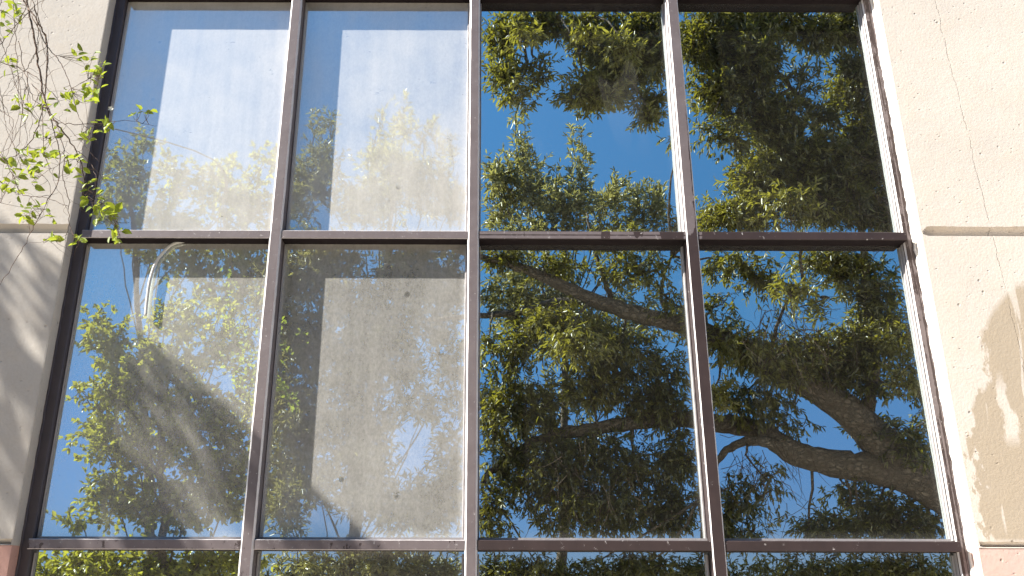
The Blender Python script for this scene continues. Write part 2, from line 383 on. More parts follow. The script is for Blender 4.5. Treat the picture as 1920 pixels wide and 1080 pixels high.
def twig(LV, TW, p, d, length, nleaf, L, Wd, tint, rad=0.003, droop=0.25, clump=False):
    """a curved twig with leaves along it, most at the end"""
    d = unit(d); seg = 4; pts = [p]; dd = d.copy()
    for k in range(seg):
        dd = unit(dd + rng.normal(0, 0.14, 3) + np.array([0, 0, -droop * 0.3])); pts.append(pts[-1] + dd * length / seg)
    pts = np.array(pts)
    if TW is not None: TW.tube(pts, [rad * (1 - 0.7 * k / seg) for k in range(seg + 1)], 3, cap=False)
    u = rng.uniform(0.15, 1.0, nleaf) ** (0.6 if clump else 0.8) * seg
    i = np.minimum(u.astype(int), seg - 1); fr = (u - i)[:, None]
    P = pts[i] * (1 - fr) + pts[i + 1] * fr
    T = unit(pts[i + 1] - pts[i])
    R = unit(np.cross(T, rng.normal(0, 1, (nleaf, 3))))
    D = unit(T * rng.uniform(0.25, 1.0, (nleaf, 1)) + R * rng.uniform(0.4, 0.9, (nleaf, 1)) + np.array([0, 0, -droop]) * rng.uniform(0, 1, (nleaf, 1)))
    N = rng.normal(0, 0.6, (nleaf, 3)) + np.array([0, 0, 1.0])
    LV.put(P, D, N, L * rng.uniform(0.6, 1.2, nleaf), Wd * rng.uniform(0.7, 1.2, nleaf), np.clip(tint + rng.normal(0, 0.28, nleaf), 0, 1))

def clump(LV, TW, c, rad, nl, L, Wd, tint, per=12, tl=0.32, droop=0.25, up=0.2, outw=0.6):
    """a clump of twigs filling an ellipsoid"""
    nt_ = max(1, int(nl / per)); rad = np.array(rad)
    for _ in range(nt_):
        q = unit(rng.normal(0, 1, 3)); r = rng.uniform(0, 1) ** 0.45 * 0.92
        o = q * r * rad
        d = unit(o / rad) * outw + rng.normal(0, 0.5, 3) + np.array([0, 0, up])
        p = c + o - unit(d) * tl * 0.55
        twig(LV, TW, p, d, tl * rng.uniform(0.6, 1.2), per, L, Wd, float(np.clip(tint + rng.normal(0, 0.15), 0, 1)), droop=droop)

# ================================================================== THE BUILDING
bld = tag(empty('office_building'), 'pale concrete building front with a tall metal framed window grid', 'building')

def wall_side(name, x0, x1, inner, mat, label):
    """solid wall with two horizontal joints cut in; the joints run out just short of the opening edge"""
    m = MB(); yb = 3.95
    zs = [1.785, 1.7675, 1.762]                      # joint 2: top lip, root, bottom lip
    sgn = 1 if inner > 0 else -1
    def prof(closed):
        k = 0.0 if closed and sgn > 0 else 1.0
        return [(W, 7.2), (W, 3.165), (W + 0.024 * k, 3.147), (W + 0.036 * k, 3.126), (W, 3.118), (W, 1.787), (W + 0.028 * k, 1.770), (W, 1.762)]
    # a jagged upper lip on the joint: many sections along the wall
    near = min(x0, x1, key=lambda q: abs(q - inner)); far = x1 if near == x0 else x0
    sgn = 1 if far > near else -1
    xs = [near, near + sgn * 0.03]
    q = near + sgn * 0.05
    while abs(q) < 4.0: xs.append(q); q += sgn * 0.02
    xs.append(far)
    rows = []
    for i, x in enumerate(xs):
        pr = prof(i == 0)
        row = []
        for j, (y, z) in enumerate(pr):
            dz = (random.random() - 0.5) * 0.0035 if j in (1, 5) and i > 0 else 0
            if i == 0 and sgn > 0 and 1 <= j <= 4: z = 3.130 + (z - 3.130) * 0.15
            xx = x + ((random.random() - 0.5) * 0.003 if i == 0 else 0)
            row.append((xx, y, z + dz))
        rows.append(row)
    V = [p for r in rows for p in r]; n = len(rows[0]); Fs = []
    for i in range(len(rows) - 1):
        for j in range(n - 1):
            a = (i * n + j, i * n + j + 1, (i + 1) * n + j + 1, (i + 1) * n + j)
            Fs.append(a if sgn > 0 else a[::-1])
    m.add(V, Fs)
    # reveal: many rows so that the arris is slightly chipped
    R = []
    nz = 120
    for i in range(nz + 1):
        z = 1.762 + (7.2 - 1.762) * i / nz
        R.append((near, z))
    V = []; 
    for x, z in R:
        j = (random.random() - 0.5) * 0.006
        V += [(x + sgn * 0.004 + j * 0.3, W - 0.0005, z), (x - 0.0, W + 0.006 + abs(j), z), (x, yb, z)]
    Fs = []
    for i in range(nz):
        for k in range(2):
            a = (i * 3 + k, i * 3 + k + 1, i * 3 + k + 4, i * 3 + k + 3); Fs.append(a if sgn < 0 else a[::-1])
    m.add(V, Fs)
    m.add([(near, yb, 1.762), (far, yb, 1.762), (far, yb, 7.2), (near, yb, 7.2), (far, W, 1.762), (far, W, 7.2), (near, W, 7.2), (near, W, 1.762)],
          [(0, 1, 2, 3), (1, 4, 5, 2), (3, 2, 5, 6), (0, 7, 4, 1)])
    o = m.build(name, mat, bld); tag(o, label); return o

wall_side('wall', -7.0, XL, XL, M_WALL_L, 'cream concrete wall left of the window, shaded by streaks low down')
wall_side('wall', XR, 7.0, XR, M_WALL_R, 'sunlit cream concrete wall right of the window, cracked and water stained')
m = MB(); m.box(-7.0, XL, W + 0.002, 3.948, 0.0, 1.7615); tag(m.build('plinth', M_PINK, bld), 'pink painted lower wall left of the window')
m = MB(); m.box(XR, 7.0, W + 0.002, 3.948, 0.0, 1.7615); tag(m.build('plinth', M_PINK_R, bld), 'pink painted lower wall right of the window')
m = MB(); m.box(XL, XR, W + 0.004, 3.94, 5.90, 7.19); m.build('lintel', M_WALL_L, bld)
m = MB(); m.box(XL + 0.001, XR - 0.001, W + 0.004, 3.94, 0.0, 0.385); m.build('window_sill', M_PINK, bld)
m = MB(); m.box(-7.05, 7.05, 3.5, 9.0, 7.201, 7.35); m.build('roof', simple('roof_coping', rgb(0.4, 0.38, 0.35)), bld)
m = MB(); m.box(-7.0, -6.7, 3.951, 8.9, 0, 7.2); m.box(6.7, 7.0, 3.951, 8.9, 0, 7.2); m.box(-6.7, 6.7, 8.6, 8.9, 0, 7.2)
m.build('side_wall', M_WALL_L, bld)
room = simple('dim_room_paint', rgb(0.12, 0.115, 0.105), 0.9)
m = MB(); m.box(-6.6, 6.6, 6.5, 6.6, 0.1, 7.1); m.box(-6.6, 6.6, 3.96, 6.5, 0.02, 0.1); m.box(-6.6, 6.6, 3.96, 6.5, 6.0, 6.1)
m.build('room_wall', room, bld)

# --- the window: outer frame, mullions, transoms, panes
m = MB()
m.bar(XL - 0.0, JL, J, G + 0.05, Z0, Z1, 'z', 0.003)
win = m.build('window', [M_JAMB_L, M_JAMB_L], bld)
tag(win, 'tall grid window of brown metal bars and mirroring panes')
m = MB(); m.bar(JR, XR, J, G + 0.05, Z0, Z1, 'z', 0.006, 0.0015)
tag(m.build('jamb', [M_JAMB_R, M_EDGE], win), 'streaked mauve brown jamb at the right edge')
# inner stop of the right jamb: the pale strip beside the last panes
for (za, zb) in zip([a[1] for a in TRZ[:-1]], [b[0] for b in TRZ[1:]]):
    m = MB(); m.bar(JR - 0.006, JR - 0.001, J + 0.008, G - 0.013, za + 0.004, zb - 0.004, 'z', 0.002, 0.001)
    m.build('lit_side_stop', [M_BEAD, M_BEAD], win)
    if za < 3: continue
    m = MB(); m.bar(MUL[2][0] - 0.005, MUL[2][0] - 0.0005, F + 0.020, G - 0.016, za + 0.004, zb - 0.004, 'z', 0.002, 0.0012)  # pale strip added over the mullion's side to stand for sun on it
    m.build('lit_side_stop', [M_BEAD, M_EDGE], win)
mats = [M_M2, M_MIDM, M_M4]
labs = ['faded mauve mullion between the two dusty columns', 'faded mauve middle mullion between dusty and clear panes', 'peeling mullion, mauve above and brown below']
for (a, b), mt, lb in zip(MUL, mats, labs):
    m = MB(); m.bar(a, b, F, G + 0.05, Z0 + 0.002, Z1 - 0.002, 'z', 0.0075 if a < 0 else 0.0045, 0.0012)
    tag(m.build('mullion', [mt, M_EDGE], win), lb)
cols = [(JL, MUL[0][0]), (MUL[0][1], MUL[1][0]), (MUL[1][1], MUL[2][0]), (MUL[2][1], JR)]
for r, (za, zb) in enumerate(TRZ):
    for c, (xa, xb) in enumerate(cols):
        m = MB()
        mt = M_MAUVE if c < 2 and r >= 2 else (M_MIX if c < 2 else (M_TR_R if r == 2 else M_BROWN))
        ed = M_MAUVE if c < 2 else M_BROWN
        if c < 2: ed = simple('worn_transom_edge', rgb(0.45, 0.42, 0.42), 0.5, 0.4, 60) if 'wte' not in globals() else wte
        if c < 2: wte = ed
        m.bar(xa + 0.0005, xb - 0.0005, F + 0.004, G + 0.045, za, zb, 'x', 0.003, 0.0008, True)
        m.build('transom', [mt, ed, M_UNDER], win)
dust = {(0, 2): (0.56, 0.54, .0), (1, 2): (0.50, 0.52, .0), (2, 2): (0.006, 0.006, .022), (3, 2): (0.006, 0.010, .0),
        (0, 1): (0.29, 0.19, .0), (1, 1): (0.30, 0.32, .0), (2, 1): (0.006, 0.006, .0), (3, 1): (0.006, 0.008, .0),
        (0, 0): (0.05, 0.05, .0), (1, 0): (0.06, 0.06, .0), (2, 0): (0.01, 0.01, .0), (3, 0): (0.01, 0.01, .0)}
names = {2: 'upper row', 1: 'middle row', 0: 'lowest row', 3: 'top row'}
place = ['leftmost', 'second from left', 'third from left', 'rightmost']
for r in range(4):
    for c, (xa, xb) in enumerate(cols):
        za, zb = TRZ[r][1], TRZ[r + 1][0]
        tp, bt, sm = dust.get((c, r), (0.2 if c < 2 else 0.03, 0.2 if c < 2 else 0.03, 0))
        m = MB(); m.box(xa, xb, G, G + 0.006, za, zb)
        gm = glass_mat('coated_glass', tp, bt, 1 + c + 4 * r, sm)
        tag(m.build('pane', gm, win), '%s pane of the %s, %s' % (place[c], names[r], 'filmed with dust' if c < 2 else 'clean and mirroring'))
        # glazing bead round the pane
        m = MB(); bw = 0.012; y0, y1 = G - 0.012, G - 0.0015
        m.bar(xb - bw, xb - 0.001, y0, y1, za + bw, zb - bw, 'z', 0.003, 0.0012)
        m.bar(xa + 0.001, xa + bw * 0.6, y0, y1, za + bw, zb - bw, 'z', 0.003)
        m.box(xa + 0.001, xb - 0.001, y0, y1, za + 0.001, za + bw)
        m.build('glazing_bead', [M_BEAD, M_BEAD], win)
# sealant run between wall and frame, lumpy
for xs_, sg in ((XR - 0.002, 1), (XL + 0.002, -1)):
    pts = []; rd = []
    z = Z0 + 0.02
    while z < Z1 - 0.02:
        pts.append((xs_ + random.uniform(-1, 1) * 0.0025, J - 0.001 + random.uniform(-1, 1) * 0.002, z)); rd.append(0.006 + random.random() * 0.006 * (sg > 0)); z += 0.03
    m = MB(); m.tube(pts, rd, 6); m.build('sealant', M_SEAL if sg > 0 else M_JAMB_L, win, True)

# --- the cable hanging in front of the first pane of the middle row
cb = [at(*q) for q in [(350, 452, 3.662), (322, 459, 3.660), (296, 486, 3.658), (282, 522, 3.656), (276, 560, 3.656), (273, 592, 3.656)]]
m = MB(); cs = smooth_path(cb, 6); m.tube(cs, [0.0072] * len(cs), 10)
tag(m.build('hanging_cable', simple('pale_cable_sheath', rgb(0.62, 0.61, 0.58), 0.4, 0.1), None, True),
    'short pale cable curving down in front of the dusty pane under the transom', 'cable')

# ================================================================== THE GROUND
g = MB(); g.add([(-400, -400, 0), (400, -400, 0), (400, 400, 0), (-400, 400, 0)], [(0, 1, 2, 3)])
tg = NT('dry_ground'); pp = tg.pos()
tg.surf(tg.n('ShaderNodeBsdfPrincipled', {'Base Color': tg.mix(tg.noise(pp, 0.6, 6, 0.6), rgb(0.24, 0.20, 0.14), rgb(0.38, 0.32, 0.24)), 'Roughness': 0.95}).outputs[0])
tag(g.build('ground', tg.m), kind='structure')
g = MB(); g.box(-30, 30, 0.2, W + 0.3, -0.1, 0.02)
tag(g.build('pavement', simple('pavement_concrete', rgb(0.45, 0.39, 0.32), 0.9, 0.12, 3)), kind='structure')

# ================================================================== THE BIG LIMBED TREE behind the camera
YT = 8.4
def S(Y): return Y / FPX                       # metres per photo pixel at unfolded depth Y
big = tag(empty('evergreen_tree'), 'large evergreen with heavy crooked grey limbs and narrow leaves, mirrored in the clear panes', 'tree')
def limb(spec, name='branch', par=None, wob=0.008, mat=M_BARK, sides=10):
    pts = [beyond(a, b, Y) for a, b, Y, r in spec]; rd = [r * .84 * S(Y) for a, b, Y, r in spec]
    sp = smooth_path(pts, 6, wob); rr = []
    for i in range(len(rd) - 1):
        for k in range(6): rr.append(rd[i] + (rd[i + 1] - rd[i]) * k / 6)
    rr.append(rd[-1]); rr = [q * random.uniform(0.93, 1.08) for q in rr]
    m = MB(); m.tube(sp, rr, sides); o = m.build(name, mat, par, True)
    return o, sp, rr
j = beyond(1690, 885, YT)
base = np.array([j[0] + 1.5, j[1] - 0.1, 0.0])
m = MB(); tp = smooth_path([base + [0.05, 0, -0.1], base + [0, 0, 0.5], base + [-0.15, 0, 1.2], beyond(1900, 990, YT), beyond(1790, 940, YT), j], 6, 0.012)
tr_r = np.interp(np.arange(len(tp)), [0, 4, 14, 22, len(tp) - 1], [0.42, 0.30, 0.24, 0.20, 0.17])
m.tube(tp, [float(q) * random.uniform(.95, 1.05) for q in tr_r], 14)
m.build('trunk', M_BARK, big, True)
limbs = []
limbs.append(limb([(1720, 900, YT, 44), (1650, 830, YT, 42), (1585, 765, YT - .1, 36), (1500, 712, YT - .1, 31), (1400, 662, YT - .2, 27), (1290, 612, YT - .3, 23), (1200, 592, YT - .3, 20), (1110, 560, YT - .3, 17), (1010, 515, YT - .3, 13), (930, 488, YT - .3, 9), (850, 470, YT - .4, 5)], par=big))
limbs.append(limb([(1740, 905, YT, 44), (1650, 880, YT, 35), (1560, 868, YT + .1, 29), (1490, 848, YT + .1, 27), (1420, 808, YT + .2, 24), (1340, 792, YT + .2, 20), (1240, 786, YT + .3, 17), (1130, 800, YT + .3, 15), (1040, 815, YT + .4, 13), (965, 850, YT + .4, 10), (905, 900, YT + .4, 6)], par=big))
limbs.append(limb([(1480, 845, YT + .1, 15), (1420, 826, YT, 11), (1370, 838, YT, 9), (1335, 880, YT, 7), (1310, 940, YT, 4)], par=big))
limbs.append(limb([(1130, 565, YT + .1, 10), (1040, 568, YT + .3, 11), (970, 585, YT + .4, 9), (900, 592, YT + .5, 7), (800, 600, YT + .6, 4)], par=big))
limbs.append(limb([(1145, 562, YT - .2, 7), (1128, 510, YT - .3, 5), (1112, 455, YT - .3, 3.5), (1100, 400, YT - .3, 2)], par=big))
limbs.append(limb([(1620, 800, YT, 16), (1640, 690, YT - .3, 12), (1625, 560, YT - .5, 9), (1615, 430, YT - .6, 8), (1560, 300, YT - .8, 6), (1500, 180, YT - 1, 5), (1400, 90, YT - 1.1, 4)], par=big))
limbs.append(limb([(1615, 430, YT - .6, 8), (1640, 300, YT - .8, 7), (1640, 150, YT - 1, 6), (1560, 20, YT - 1.2, 6), (1400, -80, YT - 1.3, 6), (1250, -60, YT - 1.4, 5), (1130, 20, YT - 1.5, 4), (980, 60, YT - 1.5, 3)], par=big))
limbs.append(limb([(1250, 600, YT - .3, 5), (1240, 540, YT - .3, 4), (1260, 480, YT - .4, 3)], par=big, sides=6))
limbs.append(limb([(1440, 690, YT - .2, 6), (1460, 600, YT - .5, 4), (1500, 540, YT - .8, 3), (1540, 560, YT - 1, 2)], par=big, sides=6))
ALLP = np.concatenate([np.array(l[1]) for l in limbs])

LV, TW = Leaves(), MB()
# px, py, half width, half height, cover, tint, droop, depth shift
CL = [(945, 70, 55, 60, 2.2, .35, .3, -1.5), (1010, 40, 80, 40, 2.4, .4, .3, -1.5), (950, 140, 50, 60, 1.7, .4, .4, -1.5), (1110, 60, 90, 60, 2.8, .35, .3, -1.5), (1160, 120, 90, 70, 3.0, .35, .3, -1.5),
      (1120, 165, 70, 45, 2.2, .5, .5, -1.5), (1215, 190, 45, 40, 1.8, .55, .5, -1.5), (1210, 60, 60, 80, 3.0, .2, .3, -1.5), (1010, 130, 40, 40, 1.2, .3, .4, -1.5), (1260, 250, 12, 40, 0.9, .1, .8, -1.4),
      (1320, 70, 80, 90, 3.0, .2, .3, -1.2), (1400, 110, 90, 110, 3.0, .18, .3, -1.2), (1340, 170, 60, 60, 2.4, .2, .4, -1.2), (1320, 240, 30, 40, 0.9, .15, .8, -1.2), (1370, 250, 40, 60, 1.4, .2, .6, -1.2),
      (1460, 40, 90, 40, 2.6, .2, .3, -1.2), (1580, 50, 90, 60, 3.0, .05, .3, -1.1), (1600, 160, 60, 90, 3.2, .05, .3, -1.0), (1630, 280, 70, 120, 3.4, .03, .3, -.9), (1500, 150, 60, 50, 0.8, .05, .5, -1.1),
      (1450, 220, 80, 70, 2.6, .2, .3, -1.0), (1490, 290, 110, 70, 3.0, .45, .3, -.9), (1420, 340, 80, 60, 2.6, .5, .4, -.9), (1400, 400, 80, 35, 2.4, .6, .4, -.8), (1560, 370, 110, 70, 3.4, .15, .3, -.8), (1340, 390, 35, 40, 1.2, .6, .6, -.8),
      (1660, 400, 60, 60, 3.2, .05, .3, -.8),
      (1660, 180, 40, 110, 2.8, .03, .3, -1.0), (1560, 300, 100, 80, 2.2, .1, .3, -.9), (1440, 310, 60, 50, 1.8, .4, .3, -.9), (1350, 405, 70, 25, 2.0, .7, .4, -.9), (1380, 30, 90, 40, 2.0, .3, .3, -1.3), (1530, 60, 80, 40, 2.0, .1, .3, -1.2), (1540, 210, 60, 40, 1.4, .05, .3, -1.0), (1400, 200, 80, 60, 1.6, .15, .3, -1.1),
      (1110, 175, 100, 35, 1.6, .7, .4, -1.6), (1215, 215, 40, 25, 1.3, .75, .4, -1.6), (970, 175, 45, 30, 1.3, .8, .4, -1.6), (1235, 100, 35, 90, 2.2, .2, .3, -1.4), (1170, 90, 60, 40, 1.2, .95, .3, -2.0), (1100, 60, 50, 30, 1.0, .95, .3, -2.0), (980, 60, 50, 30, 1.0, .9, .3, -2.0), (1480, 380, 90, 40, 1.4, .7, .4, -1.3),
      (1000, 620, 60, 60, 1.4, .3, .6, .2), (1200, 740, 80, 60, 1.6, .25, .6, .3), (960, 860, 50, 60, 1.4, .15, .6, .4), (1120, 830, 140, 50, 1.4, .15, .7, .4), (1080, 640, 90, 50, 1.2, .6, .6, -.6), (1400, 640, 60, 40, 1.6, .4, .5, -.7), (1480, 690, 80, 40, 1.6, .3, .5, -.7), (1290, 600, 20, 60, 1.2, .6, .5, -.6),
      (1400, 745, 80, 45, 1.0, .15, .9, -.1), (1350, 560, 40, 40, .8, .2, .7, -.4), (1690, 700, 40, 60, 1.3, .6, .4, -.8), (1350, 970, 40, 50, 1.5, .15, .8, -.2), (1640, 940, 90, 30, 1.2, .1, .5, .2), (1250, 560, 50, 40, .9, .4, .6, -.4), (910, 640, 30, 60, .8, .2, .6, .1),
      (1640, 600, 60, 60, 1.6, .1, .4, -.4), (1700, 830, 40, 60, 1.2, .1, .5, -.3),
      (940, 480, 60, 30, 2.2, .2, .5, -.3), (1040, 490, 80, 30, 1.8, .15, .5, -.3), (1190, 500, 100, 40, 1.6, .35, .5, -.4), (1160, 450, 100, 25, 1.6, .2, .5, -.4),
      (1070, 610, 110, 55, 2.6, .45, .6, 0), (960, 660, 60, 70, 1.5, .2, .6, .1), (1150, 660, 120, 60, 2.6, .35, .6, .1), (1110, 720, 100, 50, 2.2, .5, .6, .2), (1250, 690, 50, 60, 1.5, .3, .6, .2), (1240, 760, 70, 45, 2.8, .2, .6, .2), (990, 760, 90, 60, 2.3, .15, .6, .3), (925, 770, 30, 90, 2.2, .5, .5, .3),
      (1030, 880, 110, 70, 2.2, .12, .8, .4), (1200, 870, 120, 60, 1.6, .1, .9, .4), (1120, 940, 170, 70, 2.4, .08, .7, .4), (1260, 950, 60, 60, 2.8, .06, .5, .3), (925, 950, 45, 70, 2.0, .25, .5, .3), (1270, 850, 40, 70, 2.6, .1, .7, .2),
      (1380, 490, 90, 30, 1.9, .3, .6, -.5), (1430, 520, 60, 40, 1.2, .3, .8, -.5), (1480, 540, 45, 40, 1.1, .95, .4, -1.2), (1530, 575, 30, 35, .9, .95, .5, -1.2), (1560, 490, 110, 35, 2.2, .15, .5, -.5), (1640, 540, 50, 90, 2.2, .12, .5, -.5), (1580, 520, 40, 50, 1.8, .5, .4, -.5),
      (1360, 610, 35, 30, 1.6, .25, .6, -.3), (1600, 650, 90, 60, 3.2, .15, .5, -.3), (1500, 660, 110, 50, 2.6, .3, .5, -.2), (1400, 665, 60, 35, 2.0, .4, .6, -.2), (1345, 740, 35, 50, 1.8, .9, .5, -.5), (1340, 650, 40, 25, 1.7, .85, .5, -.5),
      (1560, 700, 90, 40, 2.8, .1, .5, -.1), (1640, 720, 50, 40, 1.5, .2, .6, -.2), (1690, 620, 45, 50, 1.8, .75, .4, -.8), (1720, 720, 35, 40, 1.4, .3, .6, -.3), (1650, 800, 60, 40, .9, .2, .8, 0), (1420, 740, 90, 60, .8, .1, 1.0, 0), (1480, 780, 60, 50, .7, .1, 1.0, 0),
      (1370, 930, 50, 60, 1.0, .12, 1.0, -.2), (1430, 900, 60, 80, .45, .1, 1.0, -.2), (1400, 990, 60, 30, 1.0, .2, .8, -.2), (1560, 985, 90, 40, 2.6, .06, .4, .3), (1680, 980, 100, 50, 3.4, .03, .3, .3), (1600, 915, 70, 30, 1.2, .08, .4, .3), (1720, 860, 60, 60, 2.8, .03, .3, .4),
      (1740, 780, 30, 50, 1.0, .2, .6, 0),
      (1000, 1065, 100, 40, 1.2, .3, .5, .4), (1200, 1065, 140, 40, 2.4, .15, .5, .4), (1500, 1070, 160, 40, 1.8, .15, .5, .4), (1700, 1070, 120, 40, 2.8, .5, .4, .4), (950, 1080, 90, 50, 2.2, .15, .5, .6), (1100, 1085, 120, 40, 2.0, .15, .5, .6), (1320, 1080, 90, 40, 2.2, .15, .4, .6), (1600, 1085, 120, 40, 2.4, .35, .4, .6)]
for (px, py, rx, ry, cov, tint, dr, dy) in CL:
    Y = YT + dy; c = beyond(px, py, Y); s = S(Y)
    nl = int(rx * ry * math.pi / 34 * cov * 1.9)
    clump(LV, TW, c, (rx * s * .88, (rx + ry) * .5 * s, ry * s * .88), nl, 0.076, 0.021, tint, per=11, tl=0.27, droop=dr)
    k = np.argmin(np.linalg.norm(ALLP - c, axis=1)); a = ALLP[k]
    if np.linalg.norm(a - c) < 2.2:
        mid = (a + c) / 2 + rng.normal(0, 0.06, 3)
        q = smooth_path([a, mid, c + rng.normal(0, .05, 3)], 4, 0.01); BR = MB(); BR.tube(q, list(np.linspace(0.018, 0.005, len(q))), 5); BR.build('bough', M_BARK, big, True)
# fine bare hanging twigs
for (px, py, rx, ry, n) in [(1650, 200, 50, 160, 120), (1490, 380, 70, 60, 60), (1500, 640, 90, 70, 70), (1460, 590, 60, 60, 40), (1060, 900, 90, 90, 25), (1440, 880, 80, 80, 60), (1640, 330, 60, 100, 80), (1150, 940, 140, 60, 15)]:
    for _ in range(n):
        p = beyond(px + rng.normal(0, .5) * rx, py + rng.normal(0, .5) * ry, YT - .9 + rng.normal(0, .3)); d = rng.normal(0, .4, 3) + [0, 0, -.8]
        pts = [p]
        for _k in range(4): d = d + rng.normal(0, .3, 3); pts.append(pts[-1] + unit(d) * .09)
        TW.tube(pts, [.0035, .003, .0025, .002, .0012], 3, cap=False)
LV.build('foliage', M_LEAF, big); TW.build('twig', M_TWIG, big)
print('big tree leaves', LV.count())

# ================================================================== PALE LANCE-LEAVED TREES farther off
def grove(name, label, cls, Y0, leafL, leafW, mat, trunk_px, broad=False, per=12, tl=0.35, div=34, up=0.5, shoots=(), trk=0.09):
    root = tag(empty(name), label, 'tree', None)
    LV, TW = Leaves(), MB()
    b = beyond(trunk_px, 1000, Y0); b0 = np.array([b[0], b[1], 0.0])
    m = MB(); top = beyond(*[cls[0][0], cls[0][1]], Y0)
    sp = smooth_path([b0, b0 * .6 + top * .4 + [0.1, 0, 0], top], 8, 0.02); m.tube(sp, list(np.linspace(trk, 0.02, len(sp))), 10)
    m.build('trunk', M_BARK, root, True); SP = np.array(sp)
    for (px, py, rx, ry, cov, tint, dr) in cls:
        c = beyond(px, py, Y0 + rng.normal(0, .15)); s = S(Y0)
        clump(LV, TW, c, (rx * s * .9, (rx + ry) * .5 * s, ry * s * .9), int(rx * ry * math.pi / div * cov * 1.6), leafL, leafW, tint, per=per, tl=tl, droop=dr, up=up)
        k = max(0, min(len(SP) - 3, int(np.argmin(np.linalg.norm(SP - c, axis=1)) - 4))); a = SP[k]
        q = smooth_path([a, a * .4 + c * .6 + [0, 0, -.08], c], 5, 0.015); BR = MB(); BR.tube(q, list(np.linspace(0.012, 0.004, len(q))), 6); BR.build('branch', M_BARK, root, True)
    for (px, py, hpx, tint) in shoots:     # upright leading shoots
        c = beyond(px, py, Y0); h = hpx * S(Y0); pts = [c]
        d = np.array([rng.normal(0, .08), rng.normal(0, .08), 1.0])
        for _k in range(6): d = unit(d + rng.normal(0, .07, 3)); pts.append(pts[-1] + d * h / 6)
        TW.tube(pts, list(np.linspace(.008, .002, 7)), 4)
        for kk in range(1, 7):
            for _ in range(3 if kk < 6 else 4):
                twig(LV, TW, pts[kk] + rng.normal(0, .01, 3), rng.normal(0, .45, 3) + [0, 0, .7], leafL * rng.uniform(.8, 1.9), 5, leafL, leafW, tint, rad=.002, droop=0)
    LV.build('foliage', mat, root, broad=broad); TW.build('twig', M_TWIG, root)
    print(name, LV.count()); return root

grove('willow_leaved_tree', 'pale willow leaved tree with upright shoots, mirrored low in the third upper pane',
      [(1060, 385, 80, 50, 2.2, .6, .1), (950, 330, 50, 50, 1.8, .8, 0), (1000, 330, 40, 50, 1.3, .8, 0), (1150, 365, 60, 35, 1.4, .7, 0), (1095, 310, 20, 45, 1.2, .9, 0), (1225, 365, 45, 30, 1.3, .8, 0), (940, 390, 55, 50, 2.2, .6, .1), (1000, 370, 60, 45, 1.9, .7, .1), (1130, 385, 50, 40, 1.6, .65, .1), (1210, 395, 70, 35, 1.7, .75, .1), (930, 330, 40, 35, 1.5, .75, 0),
       (980, 300, 25, 50, 1.2, .85, 0), (1080, 350, 45, 25, 1.3, .7, 0), (1290, 420, 60, 30, 1.6, .6, 0), (1000, 440, 140, 30, 2.6, .3, .2), (1180, 440, 140, 25, 2.6, .3, .2), (1000, 560, 130, 90, 2.2, .15, .3), (1180, 600, 120, 90, .8, .15, .3), (1000, 800, 160, 130, .8, .1, .3)],
      10.5, 0.098, 0.028, M_LEAF_FAR, 1020, shoots=[(970, 320, 120, .9), (1085, 340, 115, .9), (985, 330, 110, .95), (1095, 330, 100, .9), (940, 370, 70, .8), (1150, 390, 55, .8), (1040, 370, 60, .7), (1230, 400, 60, .8), (1195, 400, 50, .7)])
grove('silver_leaved_tree', 'silvery lance leaved tree mirrored through the dust of the second upper pane',
      [(740, 330, 80, 80, 2.0, .8, 0), (810, 350, 60, 80, 1.8, .85, 0), (700, 290, 35, 50, 1.3, .9, 0), (600, 330, 50, 90, 2.0, .45, 0), (560, 370, 40, 70, 2.0, .3, 0), (850, 380, 40, 60, 1.6, .8, 0), (760, 240, 25, 40, 1.1, .95, 0), (680, 390, 90, 50, 2.2, .6, 0),
       (600, 500, 110, 80, 3.0, .15, .2), (780, 520, 120, 90, 2.8, .2, .2), (570, 640, 90, 90, 3.0, .15, .2), (700, 650, 100, 90, 2.4, .2, .2), (830, 620, 50, 70, 1.4, .3, .2), (560, 800, 80, 100, 3.0, .12, .2), (680, 810, 80, 90, 2.4, .2, .2), (800, 760, 70, 40, 1.6, .3, .3), (820, 930, 70, 70, 2.0, .2, .2), (690, 940, 90, 40, 1.8, .2, .2), (540, 950, 50, 60, 2.4, .1, .2), (660, 560, 80, 70, 2.0, .3, .2), (740, 600, 90, 70, 1.8, .3, .2), (840, 540, 50, 60, 1.8, .35, .2), (650, 720, 80, 80, 2.0, .25, .2), (760, 700, 50, 60, 1.6, .4, .3), (850, 690, 40, 80, 1.5, .35, .3), (680, 880, 80, 70, 2.0, .3, .3), (770, 960, 90, 45, 2.2, .3, .2), (850, 860, 40, 80, 1.8, .3, .3), (520, 560, 50, 90, 2.4, .15, .2), (520, 740, 50, 90, 2.4, .2, .2), (520, 900, 50, 80, 2.2, .2, .2), (600, 900, 60, 60, 1.8, .2, .2),
       (700, 1060, 200, 40, 2.6, .4, .2), (560, 1085, 120, 40, 2.4, .4, .2), (800, 1085, 120, 40, 2.4, .3, .2), (870, 760, 25, 40, 1.6, .3, .3)],
      10.0, 0.098, 0.025, M_LEAF_FAR, 620, shoots=[(760, 260, 90, .95), (700, 280, 90, .9), (820, 290, 80, .9), (585, 270, 60, .8), (620, 260, 50, .7), (850, 320, 60, .9), (735, 270, 60, .9), (795, 300, 60, .9)])
